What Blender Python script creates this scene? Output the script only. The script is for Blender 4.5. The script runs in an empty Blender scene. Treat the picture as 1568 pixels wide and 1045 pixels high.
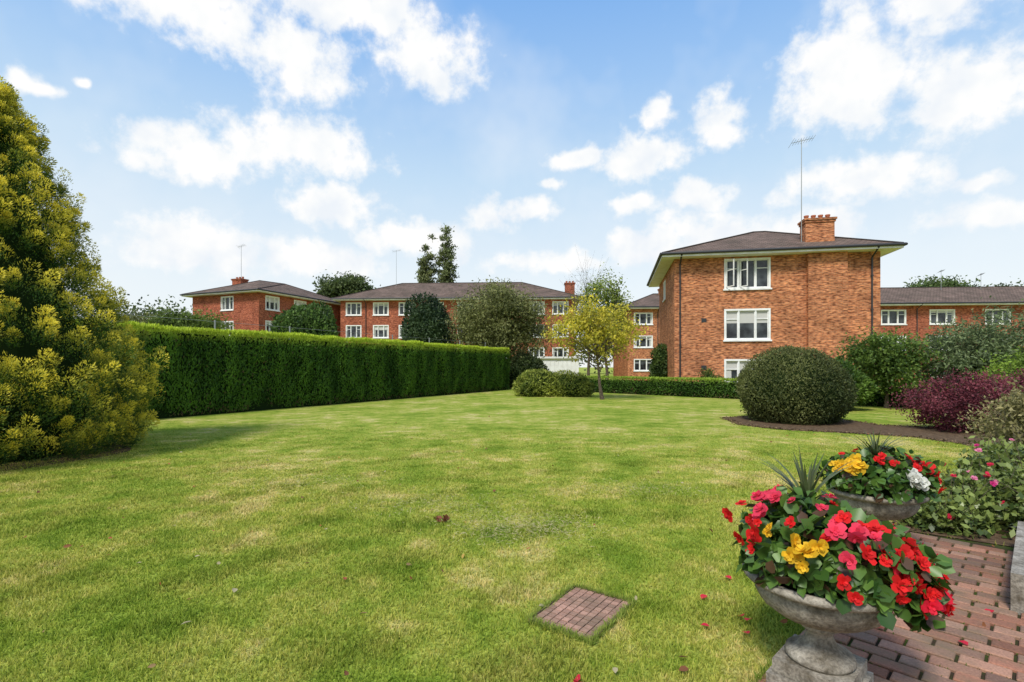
import bpy, math, numpy as np
from mathutils import Vector
from math import radians, sin, cos, pi
scene=bpy.context.scene
scene.view_settings.view_transform='Standard'
scene.view_settings.look='None'
scene.view_settings.exposure=0
COL=scene.collection

# ---------------------------------------------------------------- helpers
def link(o,parent=None):
    COL.objects.link(o)
    if parent is not None: o.parent=parent
    return o
def empty(name,loc=(0,0,0),rot=0):
    e=bpy.data.objects.new(name,None); e.empty_display_size=.3
    e.location=loc; e.rotation_euler=(0,0,rot); COL.objects.link(e); return e

class NT:
    def __init__(s,tree): s.t=tree; s.n=tree.nodes; s.l=tree.links
    def new(s,ty,**k):
        nd=s.n.new(ty)
        for a,b in k.items(): setattr(nd,a,b)
        return nd
    def link(s,a,b): s.l.new(a,b)
    def noise(s,scale,vec=None,detail=4,rough=.55,dist=0):
        nd=s.new('ShaderNodeTexNoise'); nd.inputs['Scale'].default_value=scale
        nd.inputs['Detail'].default_value=detail; nd.inputs['Roughness'].default_value=rough
        nd.inputs['Distortion'].default_value=dist
        if vec is not None: s.link(vec,nd.inputs['Vector'])
        return nd
    def ramp(s,fac,stops):
        r=s.new('ShaderNodeValToRGB'); e=r.color_ramp.elements
        while len(e)<len(stops): e.new(.5)
        for i,(p,c) in enumerate(stops):
            e[i].position=p; e[i].color=(c[0],c[1],c[2],1)
        s.link(fac,r.inputs[0]); return r.outputs[0]
    def mix(s,fac,a,b,mode='MIX'):
        m=s.new('ShaderNodeMix',data_type='RGBA',blend_type=mode)
        for v,i in ((fac,0),(a,6),(b,7)):
            if hasattr(v,'is_linked'): s.link(v,m.inputs[i])
            else: m.inputs[i].default_value=v if i==0 else (v[0],v[1],v[2],1)
        return m.outputs[2]
    def math(s,op,a,b=None,clamp=False):
        m=s.new('ShaderNodeMath',operation=op); m.use_clamp=clamp
        for i,v in enumerate((a,b)):
            if v is None: continue
            if isinstance(v,(int,float)): m.inputs[i].default_value=v
            else: s.link(v,m.inputs[i])
        return m.outputs[0]
    def bump(s,h,strength=.5,dist=.01):
        b=s.new('ShaderNodeBump'); b.inputs['Strength'].default_value=strength
        b.inputs['Distance'].default_value=dist; s.link(h,b.inputs['Height']); return b.outputs[0]

def mat(name,base=(.5,.5,.5),rough=.7,spec=.3,metal=0):
    m=bpy.data.materials.new(name); m.use_nodes=True
    nt=NT(m.node_tree); p=m.node_tree.nodes['Principled BSDF']
    p.inputs['Base Color'].default_value=(*base,1); p.inputs['Roughness'].default_value=rough
    p.inputs['Specular IOR Level'].default_value=spec; p.inputs['Metallic'].default_value=metal
    return m,nt,p

def leafmat(name,trans=.3,rough=.55,spec=.25):
    m,nt,p=mat(name,rough=rough,spec=spec)
    a=nt.new('ShaderNodeAttribute',attribute_name='Col')
    tr=nt.new('ShaderNodeBsdfTranslucent'); mx=nt.new('ShaderNodeMixShader')
    nt.link(a.outputs['Color'],p.inputs['Base Color'])
    nt.link(a.outputs['Color'],tr.inputs['Color'])
    mx.inputs[0].default_value=trans
    nt.link(p.outputs[0],mx.inputs[1]); nt.link(tr.outputs[0],mx.inputs[2])
    nt.link(mx.outputs[0],m.node_tree.nodes['Material Output'].inputs[0])
    return m

class MB:
    def __init__(s): s.v=[];s.f=[];s.uv=[];s.m=[];s.c=[]
    def quad(s,ps,uv=None,mi=0,col=None):
        i=len(s.v); s.v+= [tuple(p) for p in ps]; s.f.append(tuple(range(i,i+len(ps))))
        s.uv+= uv if uv else [(0,0)]*len(ps); s.m.append(mi)
        s.c+=[col or (1,1,1)]*len(ps)
    def box(s,x0,x1,y0,y1,z0,z1,mi=0,F=None,col=None):
        F=F or (lambda x,y,z:(x,y,z))
        P=[F(x,y,z) for z in (z0,z1) for x,y in ((x0,y0),(x1,y0),(x1,y1),(x0,y1))]
        def q(ids,uv): s.quad([P[k] for k in ids],uv,mi,col)
        q((0,1,5,4),[(x0,z0),(x1,z0),(x1,z1),(x0,z1)])
        q((1,2,6,5),[(y0,z0),(y1,z0),(y1,z1),(y0,z1)])
        q((2,3,7,6),[(x1,z0),(x0,z0),(x0,z1),(x1,z1)])
        q((3,0,4,7),[(y1,z0),(y0,z0),(y0,z1),(y1,z1)])
        q((4,5,6,7),[(x0,y0),(x1,y0),(x1,y1),(x0,y1)])
        q((3,2,1,0),[(x0,y1),(x1,y1),(x1,y0),(x0,y0)])
    def obj(s,name,mats,parent=None,smooth=False):
        me=bpy.data.meshes.new(name); me.from_pydata(s.v,[],s.f); 
        uvl=me.uv_layers.new(name='UVMap'); uvl.data.foreach_set('uv',np.array(s.uv,dtype=np.float32).ravel())
        ca=me.color_attributes.new('Col','FLOAT_COLOR','CORNER')
        c=np.ones((len(s.c),4),np.float32); c[:,:3]=np.array(s.c); ca.data.foreach_set('color',c.ravel())
        me.polygons.foreach_set('material_index',s.m)
        if smooth: me.polygons.foreach_set('use_smooth',[True]*len(s.f))
        for m in mats: me.materials.append(m)
        me.update()
        return link(bpy.data.objects.new(name,me),parent)

def raw_mesh(name,V,C,material,parent=None,F=None):
    n,k,_=V.shape
    me=bpy.data.meshes.new(name)
    me.vertices.add(n*k); me.vertices.foreach_set('co',V.reshape(-1).astype(np.float32))
    if F is None: F=[list(range(k))]
    tot=sum(len(f) for f in F)
    base=(np.arange(n)*k)[:,None]
    idx=np.concatenate([base+np.array(f)[None,:] for f in F],axis=1).reshape(-1)
    starts=[];a=0
    for f in F: starts.append(a); a+=len(f)
    ls=((np.arange(n)*tot)[:,None]+np.array(starts)[None,:]).reshape(-1)
    me.loops.add(n*tot); me.loops.foreach_set('vertex_index',idx.astype(np.int32))
    me.polygons.add(n*len(F)); me.polygons.foreach_set('loop_start',ls.astype(np.int32))
    ca=me.color_attributes.new('Col','FLOAT_COLOR','POINT')
    c=np.ones((n*k,4),np.float32); 
    if C.ndim==2: c[:,:3]=np.repeat(C,k,axis=0)
    else: c[:,:3]=C.reshape(-1,3)
    ca.data.foreach_set('color',np.clip(c,0,2).ravel())
    me.materials.append(material); me.update(calc_edges=True); me.validate()
    return link(bpy.data.objects.new(name,me),parent)

def nrm(a): return a/(np.linalg.norm(a,axis=1,keepdims=True)+1e-9)
def leaves(name,P,N,A,L,W,C,material,parent=None,fold=False):
    A=nrm(A); S=nrm(np.cross(A,N)); N=nrm(np.cross(S,A))
    L=np.asarray(L).reshape(-1,1); W=np.asarray(W).reshape(-1,1)
    if fold:
        V=np.stack([P,P+.22*L*A+.45*W*S+.12*W*N,P+.62*L*A+.5*W*S+.1*W*N,P+L*A-.1*L*N,
                    P+.62*L*A-.5*W*S+.1*W*N,P+.22*L*A-.45*W*S+.12*W*N],axis=1)
        return raw_mesh(name,V,C,material,parent,F=[[0,1,2,3],[0,3,4,5]])
    V=np.stack([P,P+.45*L*A+.5*W*S,P+L*A,P+.45*L*A-.5*W*S],axis=1)
    return raw_mesh(name,V,C,material,parent)

def sn(P,scale,seed,k=7):
    r=np.random.RandomState(seed); K=r.normal(size=(k,3))*scale; ph=r.rand(k)*6.28
    return np.sin(P@K.T+ph).mean(axis=1)*1.9
def mixc(cd,cl,t):
    t=np.clip(t,0,1)[:,None]; return np.array(cd)[None]*(1-t)+np.array(cl)[None]*t

LEAF=leafmat('leaf_foliage')
LEAFG=leafmat('leaf_glossy',trans=.2,rough=.4,spec=.4)
PETAL=leafmat('petal',trans=.35,rough=.6,spec=.2)
BARK,nt,p=mat('bark',(.1,.075,.05),.9,.1)
tc=nt.new('ShaderNodeTexCoord'); n1=nt.noise(14,tc.outputs['Object'])
nt.link(nt.ramp(n1.outputs[0],[(.3,(.05,.037,.025)),(.7,(.17,.135,.10))]),p.inputs['Base Color'])
nt.link(nt.bump(n1.outputs[0],.7,.02),p.inputs['Normal'])
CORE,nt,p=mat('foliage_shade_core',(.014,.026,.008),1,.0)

def ico(name,c,r,material,parent,seed=0,lump=.1,freq=2.,zmin=.0,sub=4):
    import bmesh
    bm=bmesh.new(); bmesh.ops.create_icosphere(bm,subdivisions=sub,radius=1)
    P=np.array([v.co[:] for v in bm.verts]); k=1+lump*sn(P,freq,seed)
    for v,kk in zip(bm.verts,k):
        v.co=Vector((c[0]+v.co.x*r[0]*kk,c[1]+v.co.y*r[1]*kk,max(zmin,c[2]+v.co.z*r[2]*kk)))
    me=bpy.data.meshes.new(name); bm.to_mesh(me); bm.free(); me.materials.append(material)
    return link(bpy.data.objects.new(name,me),parent)

def shrub(name,c,r,n,L,W,cd,cl,seed=1,lump=.1,freq=2.,up=.4,zlow=-.75,core=.86,material=None,depth=.05,clumpf=2.2):
    R=np.random.RandomState(seed); root=empty(name,(c[0],c[1],0))
    d=nrm(R.normal(size=(int(n*1.6),3))); d=d[d[:,2]>zlow][:n]; m=len(d)
    k=(1+lump*sn(d,freq,seed)+lump*.5*sn(d,freq*3,seed+2)+lump*.35*sn(d,freq*8,seed+3))*(1-R.exponential(depth,size=m))
    stray=R.rand(m)<.05; k[stray]*=1+.09*R.rand(stray.sum())
    Pn=d*k[:,None]*np.array(r)[None]; P=Pn+np.array([0,0,c[2]])
    P[:,2]=np.maximum(P[:,2],.02+R.rand(m)*.05)
    N=d+.7*R.normal(size=(m,3)); A=R.normal(size=(m,3))*.7+d*.5; A[:,2]+=up
    t=.5+.4*sn(Pn,clumpf/max(.3,min(r)),seed+5)+.25*sn(Pn,7/max(.3,min(r)),seed+6)+.26*R.normal(size=m)
    C=mixc(cd,cl,t)*(1+.15*R.normal(size=m))[:,None]
    l=L*(.7+.6*R.rand(m)); w=W*(.7+.6*R.rand(m))
    leaves(name+'_foliage',P,N,A,l,w,C,material or LEAF,root)
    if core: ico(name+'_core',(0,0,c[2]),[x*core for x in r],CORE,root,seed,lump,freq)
    return root

def tube(mb,pts,rad,seg=7,mi=0):
    pts=[Vector(p) for p in pts]; rings=[]
    for i,p in enumerate(pts):
        t=(pts[min(i+1,len(pts)-1)]-pts[max(i-1,0)]).normalized()
        a=t.orthogonal().normalized() if i==0 else (rings_a-t*rings_a.dot(t)).normalized()
        rings_a=a; b=t.cross(a)
        rings.append([p+(a*cos(2*pi*j/seg)+b*sin(2*pi*j/seg))*rad[i] for j in range(seg)])
    for i in range(len(rings)-1):
        for j in range(seg):
            k=(j+1)%seg
            mb.quad([rings[i][j],rings[i][k],rings[i+1][k],rings[i+1][j]],None,mi)
    mb.quad(rings[-1],None,mi)

def tree(name,base,cc,r,nclump,per,cr,L,W,cd,cl,seed=1,trunk_r=.12,nlimb=22,up=.0,fill=.5,material=None,twig=0,irr=.18):
    R=np.random.RandomState(seed); root=empty(name,(base[0],base[1],base[2]))
    c=np.array(cc,float)-np.array(base,float) if abs(cc[1])>1.5 else np.array([0,0,cc[2]],float)
    r=np.array(r,float)
    d=nrm(R.normal(size=(nclump,3))); k=R.rand(nclump)**fill
    k*=1+irr*sn(d,2.2,seed)
    CC=c+d*k[:,None]*r
    CC[:,2]=np.maximum(CC[:,2],.1)
    idx=np.repeat(np.arange(nclump),per); m=len(idx)
    sz=cr*(.6+.8*R.rand(nclump))
    off=R.normal(size=(m,3))*.5; off[:,2]*=.7
    P=CC[idx]+off*sz[idx][:,None]
    P[:,2]=np.maximum(P[:,2],.02)
    N=R.normal(size=(m,3)); N[:,2]+=.8; A=R.normal(size=(m,3)); A[:,2]+=up
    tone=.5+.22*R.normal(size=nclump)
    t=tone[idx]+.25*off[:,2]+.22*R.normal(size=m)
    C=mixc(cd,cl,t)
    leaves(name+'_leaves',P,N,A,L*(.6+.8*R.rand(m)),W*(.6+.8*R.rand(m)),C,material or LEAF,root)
    mb=MB(); zt=c[2]+r[2]*.55
    tr=[(0,0,0)]; rad=[trunk_r*1.25]
    for i in range(1,7):
        f=i/6; tr.append((c[0]*f+R.normal()*.01*zt,c[1]*f+R.normal()*.01*zt,zt*f)); rad.append(trunk_r*(1-.85*f))
    tube(mb,tr,rad,9)
    for i in range(min(nlimb,nclump)):
        q=CC[i]; f=min(.9,max(.22,(q[2]-.25*np.linalg.norm(q[:2]-c[:2])-r[2]*.3)/zt)); j=f*6; a=int(j); b=min(6,a+1); w=j-a
        s=np.array(tr[a])*(1-w)+np.array(tr[b])*w; mid=(s+q)/2+np.array([0,0,.08*np.linalg.norm(q-s)])+R.normal(size=3)*.05*np.linalg.norm(q-s)
        r0=min(trunk_r*.6,max(.012,trunk_r*(1-.85*f)*.55))
        tube(mb,[s,mid,q],[r0,r0*.6,r0*.2],5)
        for _ in range(twig):
            e=q+R.normal(size=3)*cr*.8+np.array([0,0,cr*.7]); tube(mb,[mid*.4+q*.6,e],[r0*.3,min(.006,r0*.2)],4)
    mb.obj(name+'_trunk',[BARK],root,smooth=True)
    return root

def pip(x,y,poly):
    ins=np.zeros(len(x),bool); n=len(poly)
    for i in range(n):
        x1,y1=poly[i]; x2,y2=poly[(i+1)%n]
        c=((y1>y)!=(y2>y))&(x<(x2-x1)*(y-y1)/(y2-y1+1e-12)+x1); ins^=c
    return ins

# ---------------------------------------------------------------- world
SE=50
SUN=Vector((-.50,-.87,0)).normalized()*cos(radians(SE)); SUN.z=sin(radians(SE))
w=bpy.data.worlds.new("World"); scene.world=w; w.use_nodes=True
nt=NT(w.node_tree); bg=w.node_tree.nodes['Background']; bg.inputs[1].default_value=.115
w.cycles.sampling_method='MANUAL'; w.cycles.sample_map_resolution=512
sky=nt.new('ShaderNodeTexSky',sky_type='NISHITA'); sky.sun_disc=False
sky.sun_elevation=radians(SE); sky.sun_rotation=math.atan2(SUN.x,SUN.y)%(2*pi)
sky.air_density=1.2; sky.dust_density=1.0
tc=nt.new('ShaderNodeTexCoord'); sp=nt.new('ShaderNodeSeparateXYZ'); nt.link(tc.outputs['Generated'],sp.inputs[0])
az=nt.math('ARCTAN2',sp.outputs[0],sp.outputs[1]); el=nt.math('ARCSINE',sp.outputs[2])
grad=nt.ramp(nt.math('MULTIPLY',el,1/radians(60),True),[(0,(8.6,8.8,8.8)),(.17,(7.4,8.2,8.8)),(.33,(5.2,6.9,8.6)),(.48,(3.2,5.3,8.4)),(.62,(1.9,4.1,8.0)),(1,(.9,2.7,6.8))])
base=nt.mix(.88,sky.outputs[0],grad)
cmb=nt.new('ShaderNodeCombineXYZ'); nt.link(az,cmb.inputs[0]); nt.link(el,cmb.inputs[1])
wn=nt.noise(8,tc.outputs['Generated'],3,.6)
wv=nt.new('ShaderNodeVectorMath',operation='MULTIPLY_ADD'); nt.link(wn.outputs['Color'],wv.inputs[0])
wv.inputs[1].default_value=(.15,.08,0); 
wo=nt.new('ShaderNodeVectorMath',operation='ADD'); nt.link(cmb.outputs[0],wo.inputs[0]); wo.inputs[1].default_value=(-.075,-.04,0)
nt.link(wo.outputs[0],wv.inputs[2])
blobs=[(-33,31,12,2.6),(-23,29.2,6.5,3.6),(-9,31.4,6.2,3.6),(-16,34,9,2.4),(-22.6,21.6,8.2,2.6),(-31.7,19.4,5.5,2.0),(-18.3,16.6,4.6,2.3),
(-32.2,11.4,6.5,2.4),(-20.6,11.3,6.5,1.9),(-10.4,13.7,5.2,2.1),(-2.8,16.6,3.5,2),(2.3,16.8,2.5,1.1),(13.3,16.7,2.9,1.2),(14,21.6,5.2,2.0),
(22.3,24,2.9,2.3),(16.4,25.5,2.0,1.4),(7.7,22.4,3.6,1.1),(4.4,19.4,1.6,.7),(19.7,17.4,3.0,1.7),(21,13.5,5.8,2.2),(15.4,12.6,5,1.8),
(29.1,13.0,4.4,2.0),(33.9,17.2,6,1.9),(38.4,16.8,2.6,2.1),(33.6,25.6,5,4.4),(41.2,22.3,5.4,4.0),(39,28.8,6.5,2.2),(42.4,14.6,1.6,.9),
(42.4,12,3,1.2),(-43.3,21.6,1.2,1),(-40.5,23,.9,.6),(5,11.5,6,1.2),(-62,20,10,5),(64,22,11,5),(120,25,16,7),(-125,22,18,8),(175,28,18,9),(100,55,22,10),(-65,50,16,9),(20,58,18,9)]
cur=None
for (a,e,rx,ry) in blobs:
    m=nt.new('ShaderNodeVectorMath',operation='MULTIPLY_ADD'); nt.link(wv.outputs[0],m.inputs[0])
    sx,sy=1/radians(rx),1/radians(ry); m.inputs[1].default_value=(sx,sy,0); m.inputs[2].default_value=(-radians(a)*sx,-radians(e)*sy,0)
    ln=nt.new('ShaderNodeVectorMath',operation='LENGTH'); nt.link(m.outputs[0],ln.inputs[0])
    if cur is None: cur=ln.outputs['Value']
    else: cur=nt.math('MINIMUM',cur,ln.outputs['Value'])
fld=nt.math('SUBTRACT',1.0,cur)
n2=nt.noise(22,tc.outputs['Generated'],6,.6)
fld=nt.math('ADD',fld,nt.math('MULTIPLY',nt.math('SUBTRACT',n2.outputs[0],.5),2.5))
mr=nt.new('ShaderNodeMapRange',interpolation_type='SMOOTHSTEP'); nt.link(fld,mr.inputs[0]); mr.inputs[1].default_value=-.32; mr.inputs[2].default_value=.55
n3=nt.noise(3.5,tc.outputs['Generated'],4,.65); mh=nt.new('ShaderNodeMapRange'); nt.link(n3.outputs[0],mh.inputs[0]); mh.inputs[1].default_value=.45; mh.inputs[2].default_value=.85; mh.inputs[4].default_value=.45
base=nt.mix(mh.outputs[0],base,(8.1,8.4,8.6))
n4=nt.noise(14,tc.outputs['Generated'],3,.55)
cc=nt.ramp(n4.outputs[0],[(.32,(7.5,7.9,8.4)),(.5,(8.5,8.6,8.65)),(.6,(9.0,8.9,8.8))])
nt.link(nt.mix(mr.outputs[0],base,cc),bg.inputs[0])

sl=bpy.data.lights.new('sun','SUN'); sl.energy=3.8; sl.angle=radians(12); sl.color=(1,.95,.87)
so=link(bpy.data.objects.new('sun',sl)); so.rotation_euler=SUN.to_track_quat('Z','Y').to_euler()

# ---------------------------------------------------------------- camera
cam=bpy.data.cameras.new('camera'); cam.lens=18; cam.sensor_width=36; cam.shift_y=.0252; cam.clip_end=3000; cam.clip_start=.05
co=link(bpy.data.objects.new('camera',cam)); co.location=(0,0,1.5); co.rotation_euler=(radians(90),0,0); scene.camera=co

# ---------------------------------------------------------------- lawn
def lawn_color(nt,pos):
    a=nt.noise(.45,pos,3,.6); b=nt.noise(1.9,pos,5,.7); c=nt.noise(45,pos,2,.7)
    v=nt.math('ADD',nt.math('MULTIPLY',a.outputs[0],.45),nt.math('MULTIPLY',b.outputs[0],.55))
    col=nt.ramp(v,[(.39,(.185,.275,.032)),(.46,(.285,.36,.055)),(.53,(.40,.42,.09)),(.60,(.58,.51,.21))])
    return col,c
LAWN,nt,p=mat('lawn_ground',rough=.95,spec=.05)
g=nt.new('ShaderNodeNewGeometry'); col,c=lawn_color(nt,g.outputs['Position'])
c2=nt.noise(9,g.outputs['Position'],4,.72)
f=nt.ramp(c.outputs[0],[(.3,(.6,.64,.52)),(.7,(1.22,1.2,1.12))])
f2=nt.ramp(c2.outputs[0],[(.32,(.66,.72,.62)),(.66,(1.18,1.14,1.14))])
nt.link(nt.mix(1,nt.mix(1,col,f,'MULTIPLY'),f2,'MULTIPLY'),p.inputs['Base Color'])
nt.link(nt.bump(c.outputs[0],.8,.03),p.inputs['Normal'])
mb=MB(); S=900
mb.quad([(-S,-200,0),(S,-200,0),(S,S*1.5,0),(-S,S*1.5,0)])
lawn=mb.obj('lawn',[LAWN])
BLADE,nt,p=mat('grass_blade',rough=.6,spec=.12)
g=nt.new('ShaderNodeNewGeometry'); col,c=lawn_color(nt,g.outputs['Position'])
at=nt.new('ShaderNodeAttribute',attribute_name='Col')
cc_=nt.mix(1,col,at.outputs['Color'],'MULTIPLY')
nt.link(cc_,p.inputs['Base Color'])
tr=nt.new('ShaderNodeBsdfTranslucent'); nt.link(cc_,tr.inputs[0]); mx=nt.new('ShaderNodeMixShader'); mx.inputs[0].default_value=.35
nt.link(p.outputs[0],mx.inputs[1]); nt.link(tr.outputs[0],mx.inputs[2]); nt.link(mx.outputs[0],nt.n['Material Output'].inputs[0])

# path frame
O=np.array([1.25,2.5]); T=np.array([.718,.696]); Nn=np.array([.696,-.718])
def PW(s,n): q=O+T*s+Nn*n; return (q[0],q[1])
path_poly=[PW(-3.2,0),PW(3.15,0),PW(3.3,.85),PW(3.0,2.6),PW(-3.2,2.6)]
man_poly=[(.10,3.03),(.424,3.48),(.76,3.25),(.43,2.70)]
bed_poly=[(3.45,4.75),(4.25,5.1),(5.4,6.1),(7.7,8.2),(8.8,9.6),(8.6,10.9),(7.4,11.7),(6.45,12.2),(5.9,13.2),(6.2,15),(7.9,15.8),(9.3,14.6),(9.4,13),(10.2,12.6),(12,13.2),(14,13.8),(20,13.8),(20,1),(6,1),(PW(3.3,.85))]
R=np.random.RandomState(3)
n=600000; d=1.3+ (R.rand(n)**1.3)*13; x=(R.rand(n)*2-1)*(d*1.08+.6)
keep=~pip(x,d,path_poly)&~pip(x,d,man_poly)&~pip(x,d,bed_poly)&(R.rand(n)<np.clip((14.3-d)/8,0,1))
x=x[keep];d=d[keep];m=len(x)
P=np.stack([x,d,np.full(m,-.002)],1)
lush=.5+.5*sn(P,1.6,77); tuft=np.clip(sn(P,9,78),0,1)
H=(.014+.018*R.rand(m)+.014*lush+.014*tuft)*(1-.55*np.clip((d-4)/9,0,1))
A=R.normal(size=(m,3))*.5; A[:,2]=1; A=nrm(A)
S_=nrm(np.cross(A,R.normal(size=(m,3)))); wd=(.0017+.0007*d)[:,None]
V=np.stack([P-S_*wd,P+S_*wd,P+A*H[:,None]],1)
t=R.rand(m)
C=np.stack([.55+.9*t,.6+.72*t,.5+.9*t**2],1)*(1.1-.25*tuft)[:,None]; straw=R.rand(m)<.09; C[straw]=(1.8,1.4,1.9)
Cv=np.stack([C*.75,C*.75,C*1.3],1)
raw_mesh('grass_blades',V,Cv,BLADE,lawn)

# fallen leaves
nl=260; fd=2.2+R.rand(nl)**1.2*15; fx=(R.rand(nl)*2-1)*fd*1.0
kk=~pip(fx,fd,bed_poly); fx=fx[kk];fd=fd[kk];nl=len(fx)
pal=np.array([(.30,.12,.05),(.22,.09,.04),(.5,.33,.08),(.40,.09,.05),(.35,.22,.1),(.5,.42,.25)])
P=np.stack([fx,fd,np.full(nl,.032)],1)
N=R.normal(size=(nl,3))*.5;N[:,2]+=1; A=R.normal(size=(nl,3));A[:,2]*=.2
leaves('fallen_leaves',P,N,A,.02+.04*R.rand(nl),.014+.02*R.rand(nl),pal[R.randint(0,6,nl)],LEAF,fold=True)
P=np.array([(.29,2.38,.03),(.32,2.40,.035),(.30,2.36,.04),(1.35,3.0,.04),(1.38,2.97,.04),(1.3,2.82,.03),(1.12,2.9,.03),(1.25,3.3,.03),(1.5,3.6,.03),(2.0,3.25,.03),(2.6,3.3,.03),(1.9,2.9,.03),(2.4,2.75,.03),(2.9,3.1,.03)])
leaves('fallen_petals',P,np.array([0,0,1.])+R.normal(size=P.shape)*.3,R.normal(size=P.shape)*[1,1,.3],.05*np.ones(len(P)),.045*np.ones(len(P)),np.repeat([[.7,.03,.06]],len(P),0),PETAL,fold=True)
P=np.repeat([[-.66,4.94,.02]],16,0)+R.normal(size=(16,3))*[.02,.02,.01]; A=R.normal(size=(16,3));A[:,2]=np.abs(A[:,2])
leaves('curled_brown_leaf',P,R.normal(size=(16,3)),A,.05+.02*R.rand(16),.035*np.ones(16),np.repeat([[.26,.10,.05]],16,0),LEAF,fold=True)
for (px_,py_,sx,sy,nn) in ((.08,4.75,.7,.5,1600),(1.5,6.2,1.0,.4,800),(-.9,5.6,.9,.5,800),(-2.6,6.6,.9,.5,600)):
    P=np.stack([px_+R.normal(size=nn)*sx*.5,py_+R.normal(size=nn)*sy*.5,.014+R.rand(nn)*.022],1)
    A=R.normal(size=(nn,3));A[:,2]*=.25;N=R.normal(size=(nn,3));N[:,2]+=1.5
    leaves('dry_thatch',P,N,A,.03+.03*R.rand(nn),.004*np.ones(nn),mixc((.44,.38,.16),(.68,.58,.34),R.rand(nn)),LEAF,lawn)

# soil bed
SOIL,nt,p=mat('soil',(.1,.06,.04),.95,.05)
g=nt.new('ShaderNodeNewGeometry'); a=nt.noise(9,g.outputs['Position'],6,.7)
nt.link(nt.ramp(a.outputs[0],[(.3,(.06,.04,.025)),(.55,(.15,.10,.06)),(.75,(.24,.18,.11))]),p.inputs['Base Color']); nt.link(nt.bump(a.outputs[0],1,.05),p.inputs['Normal'])
mb=MB(); mb.quad([(x,y,.012) for x,y in bed_poly]); mb.obj('flower_bed_soil',[SOIL])
mb=MB(); mb.quad([(-9.0+(2.2+.1*sin(5*a))*cos(a),8.5+(2.0+.1*cos(4*a))*sin(a),.008) for a in np.linspace(0,2*pi,40)[:-1]]); mb.obj('tree_base_soil',[SOIL])
bp=np.array(bed_poly[:20]); seg=R.randint(0,14,5000); f=R.rand(5000)[:,None]; q=bp[seg]*(1-f)+bp[seg+1]*f+R.normal(size=(5000,2))*.06
P=np.c_[q,.008+.01*R.rand(5000)]; N=R.normal(size=(5000,3))*.6;N[:,2]+=1
leaves('leaf_litter',P,N,R.normal(size=(5000,3))*[1,1,.3],.04+.03*R.rand(5000),.03*np.ones(5000),mixc((.06,.04,.025),(.30,.20,.10),R.rand(5000)),LEAF,bpy.data.objects['flower_bed_soil'])

# ---------------------------------------------------------------- paving
PAV,nt,p=mat('clay_pavers',rough=.85,spec=.2)
at=nt.new('ShaderNodeAttribute',attribute_name='Col'); g=nt.new('ShaderNodeNewGeometry')
a=nt.noise(5,g.outputs['Position'],5,.65); b=nt.noise(90,g.outputs['Position'],3,.6)
c_=nt.mix(1,at.outputs['Color'],nt.ramp(b.outputs[0],[(.3,(.7,.7,.7)),(.7,(1.15,1.15,1.15))]),'MULTIPLY')
c_=nt.mix(nt.ramp(a.outputs[0],[(.42,(0,0,0)),(.68,(.7,.7,.7))]),c_,(.17,.13,.08))
nt.link(c_,p.inputs['Base Color']); nt.link(nt.bump(b.outputs[0],.5,.004),p.inputs['Normal'])
SAND,nt,p=mat('joint_soil',(.07,.07,.03),.95,.05)
g=nt.new('ShaderNodeNewGeometry'); a=nt.noise(7,g.outputs['Position'],4)
nt.link(nt.ramp(a.outputs[0],[(.4,(.05,.038,.025)),(.6,(.05,.07,.015))]),p.inputs['Base Color'])
def paver(mb,s0,s1,n0,n1,z,col,F,bev=.005):
    lo=[F(s0,n0,0),F(s1,n0,0),F(s1,n1,0),F(s0,n1,0)]
    md=[F(s0,n0,z-bev),F(s1,n0,z-bev),F(s1,n1,z-bev),F(s0,n1,z-bev)]
    hi=[F(s0+bev,n0+bev,z),F(s1-bev,n0+bev,z),F(s1-bev,n1-bev,z),F(s0+bev,n1-bev,z)]
    for k in range(4):
        j=(k+1)%4
        mb.quad([lo[j],lo[k],md[k],md[j]],None,0,col); mb.quad([md[j],md[k],hi[k],hi[j]],None,0,col)
    mb.quad(hi[::-1],None,0,col)
mb=MB(); mb.quad([(x,y,.006) for x,y in path_poly],None,1)
FP=lambda s,n,z:(*PW(s,n),z)
cols=[(.33,.15,.095),(.37,.185,.12),(.29,.135,.085),(.39,.21,.14),(.33,.19,.13),(.24,.14,.10)]
s=-3.2;i=0
while s<3.1:
    n_=.115-(.105 if i%2 else 0)
    while n_<2.6:
        a0=max(n_,.112); a1=n_+.194
        if a1-a0>.03 and not (n_>1.2 and s>1.6):
            z=.020+R.rand()*.007; paver(mb,s+.002*R.rand(),s+.091+.003*R.rand(),a0,a1,z,tuple(np.array(cols[R.randint(6)])*(.75+.45*R.rand())),FP)
        n_+=.209
    s+=.107;i+=1
s=-3.2
while s<3.1:
    paver(mb,s,s+.2,0.0,.1,.026,tuple(np.array(cols[R.randint(6)])*(.9+.3*R.rand())),FP); s+=.209
path=mb.obj('brick_paver_path',[PAV,SAND])
nn=3200; k_=R.randint(0,60,nn); s_=-3.2+k_*.107-.006; n2_=R.rand(nn)*1.1+.1
q=O[None]+T[None]*s_[:,None]+Nn[None]*n2_[:,None]; msk=sn(np.c_[q,q[:,0]*0],2.5,9)>-.1; q=q[msk]; nn=len(q)
P=np.c_[q,np.full(nn,.012)]; A=R.normal(size=(nn,3))*.5;A[:,2]+=.8
leaves('joint_weeds',P,R.normal(size=(nn,3)),A,.007+.012*R.rand(nn),.006*np.ones(nn),mixc((.05,.09,.01),(.13,.18,.03),R.rand(nn)),LEAF,path)
nn=6000; s_=R.rand(nn)*6.2-3.1; q=O[None]+T[None]*s_[:,None]+Nn[None]*(.014*R.normal(size=nn)-.004+.02*np.sin(s_*9)*np.sin(s_*3.7))[:,None]
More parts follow.
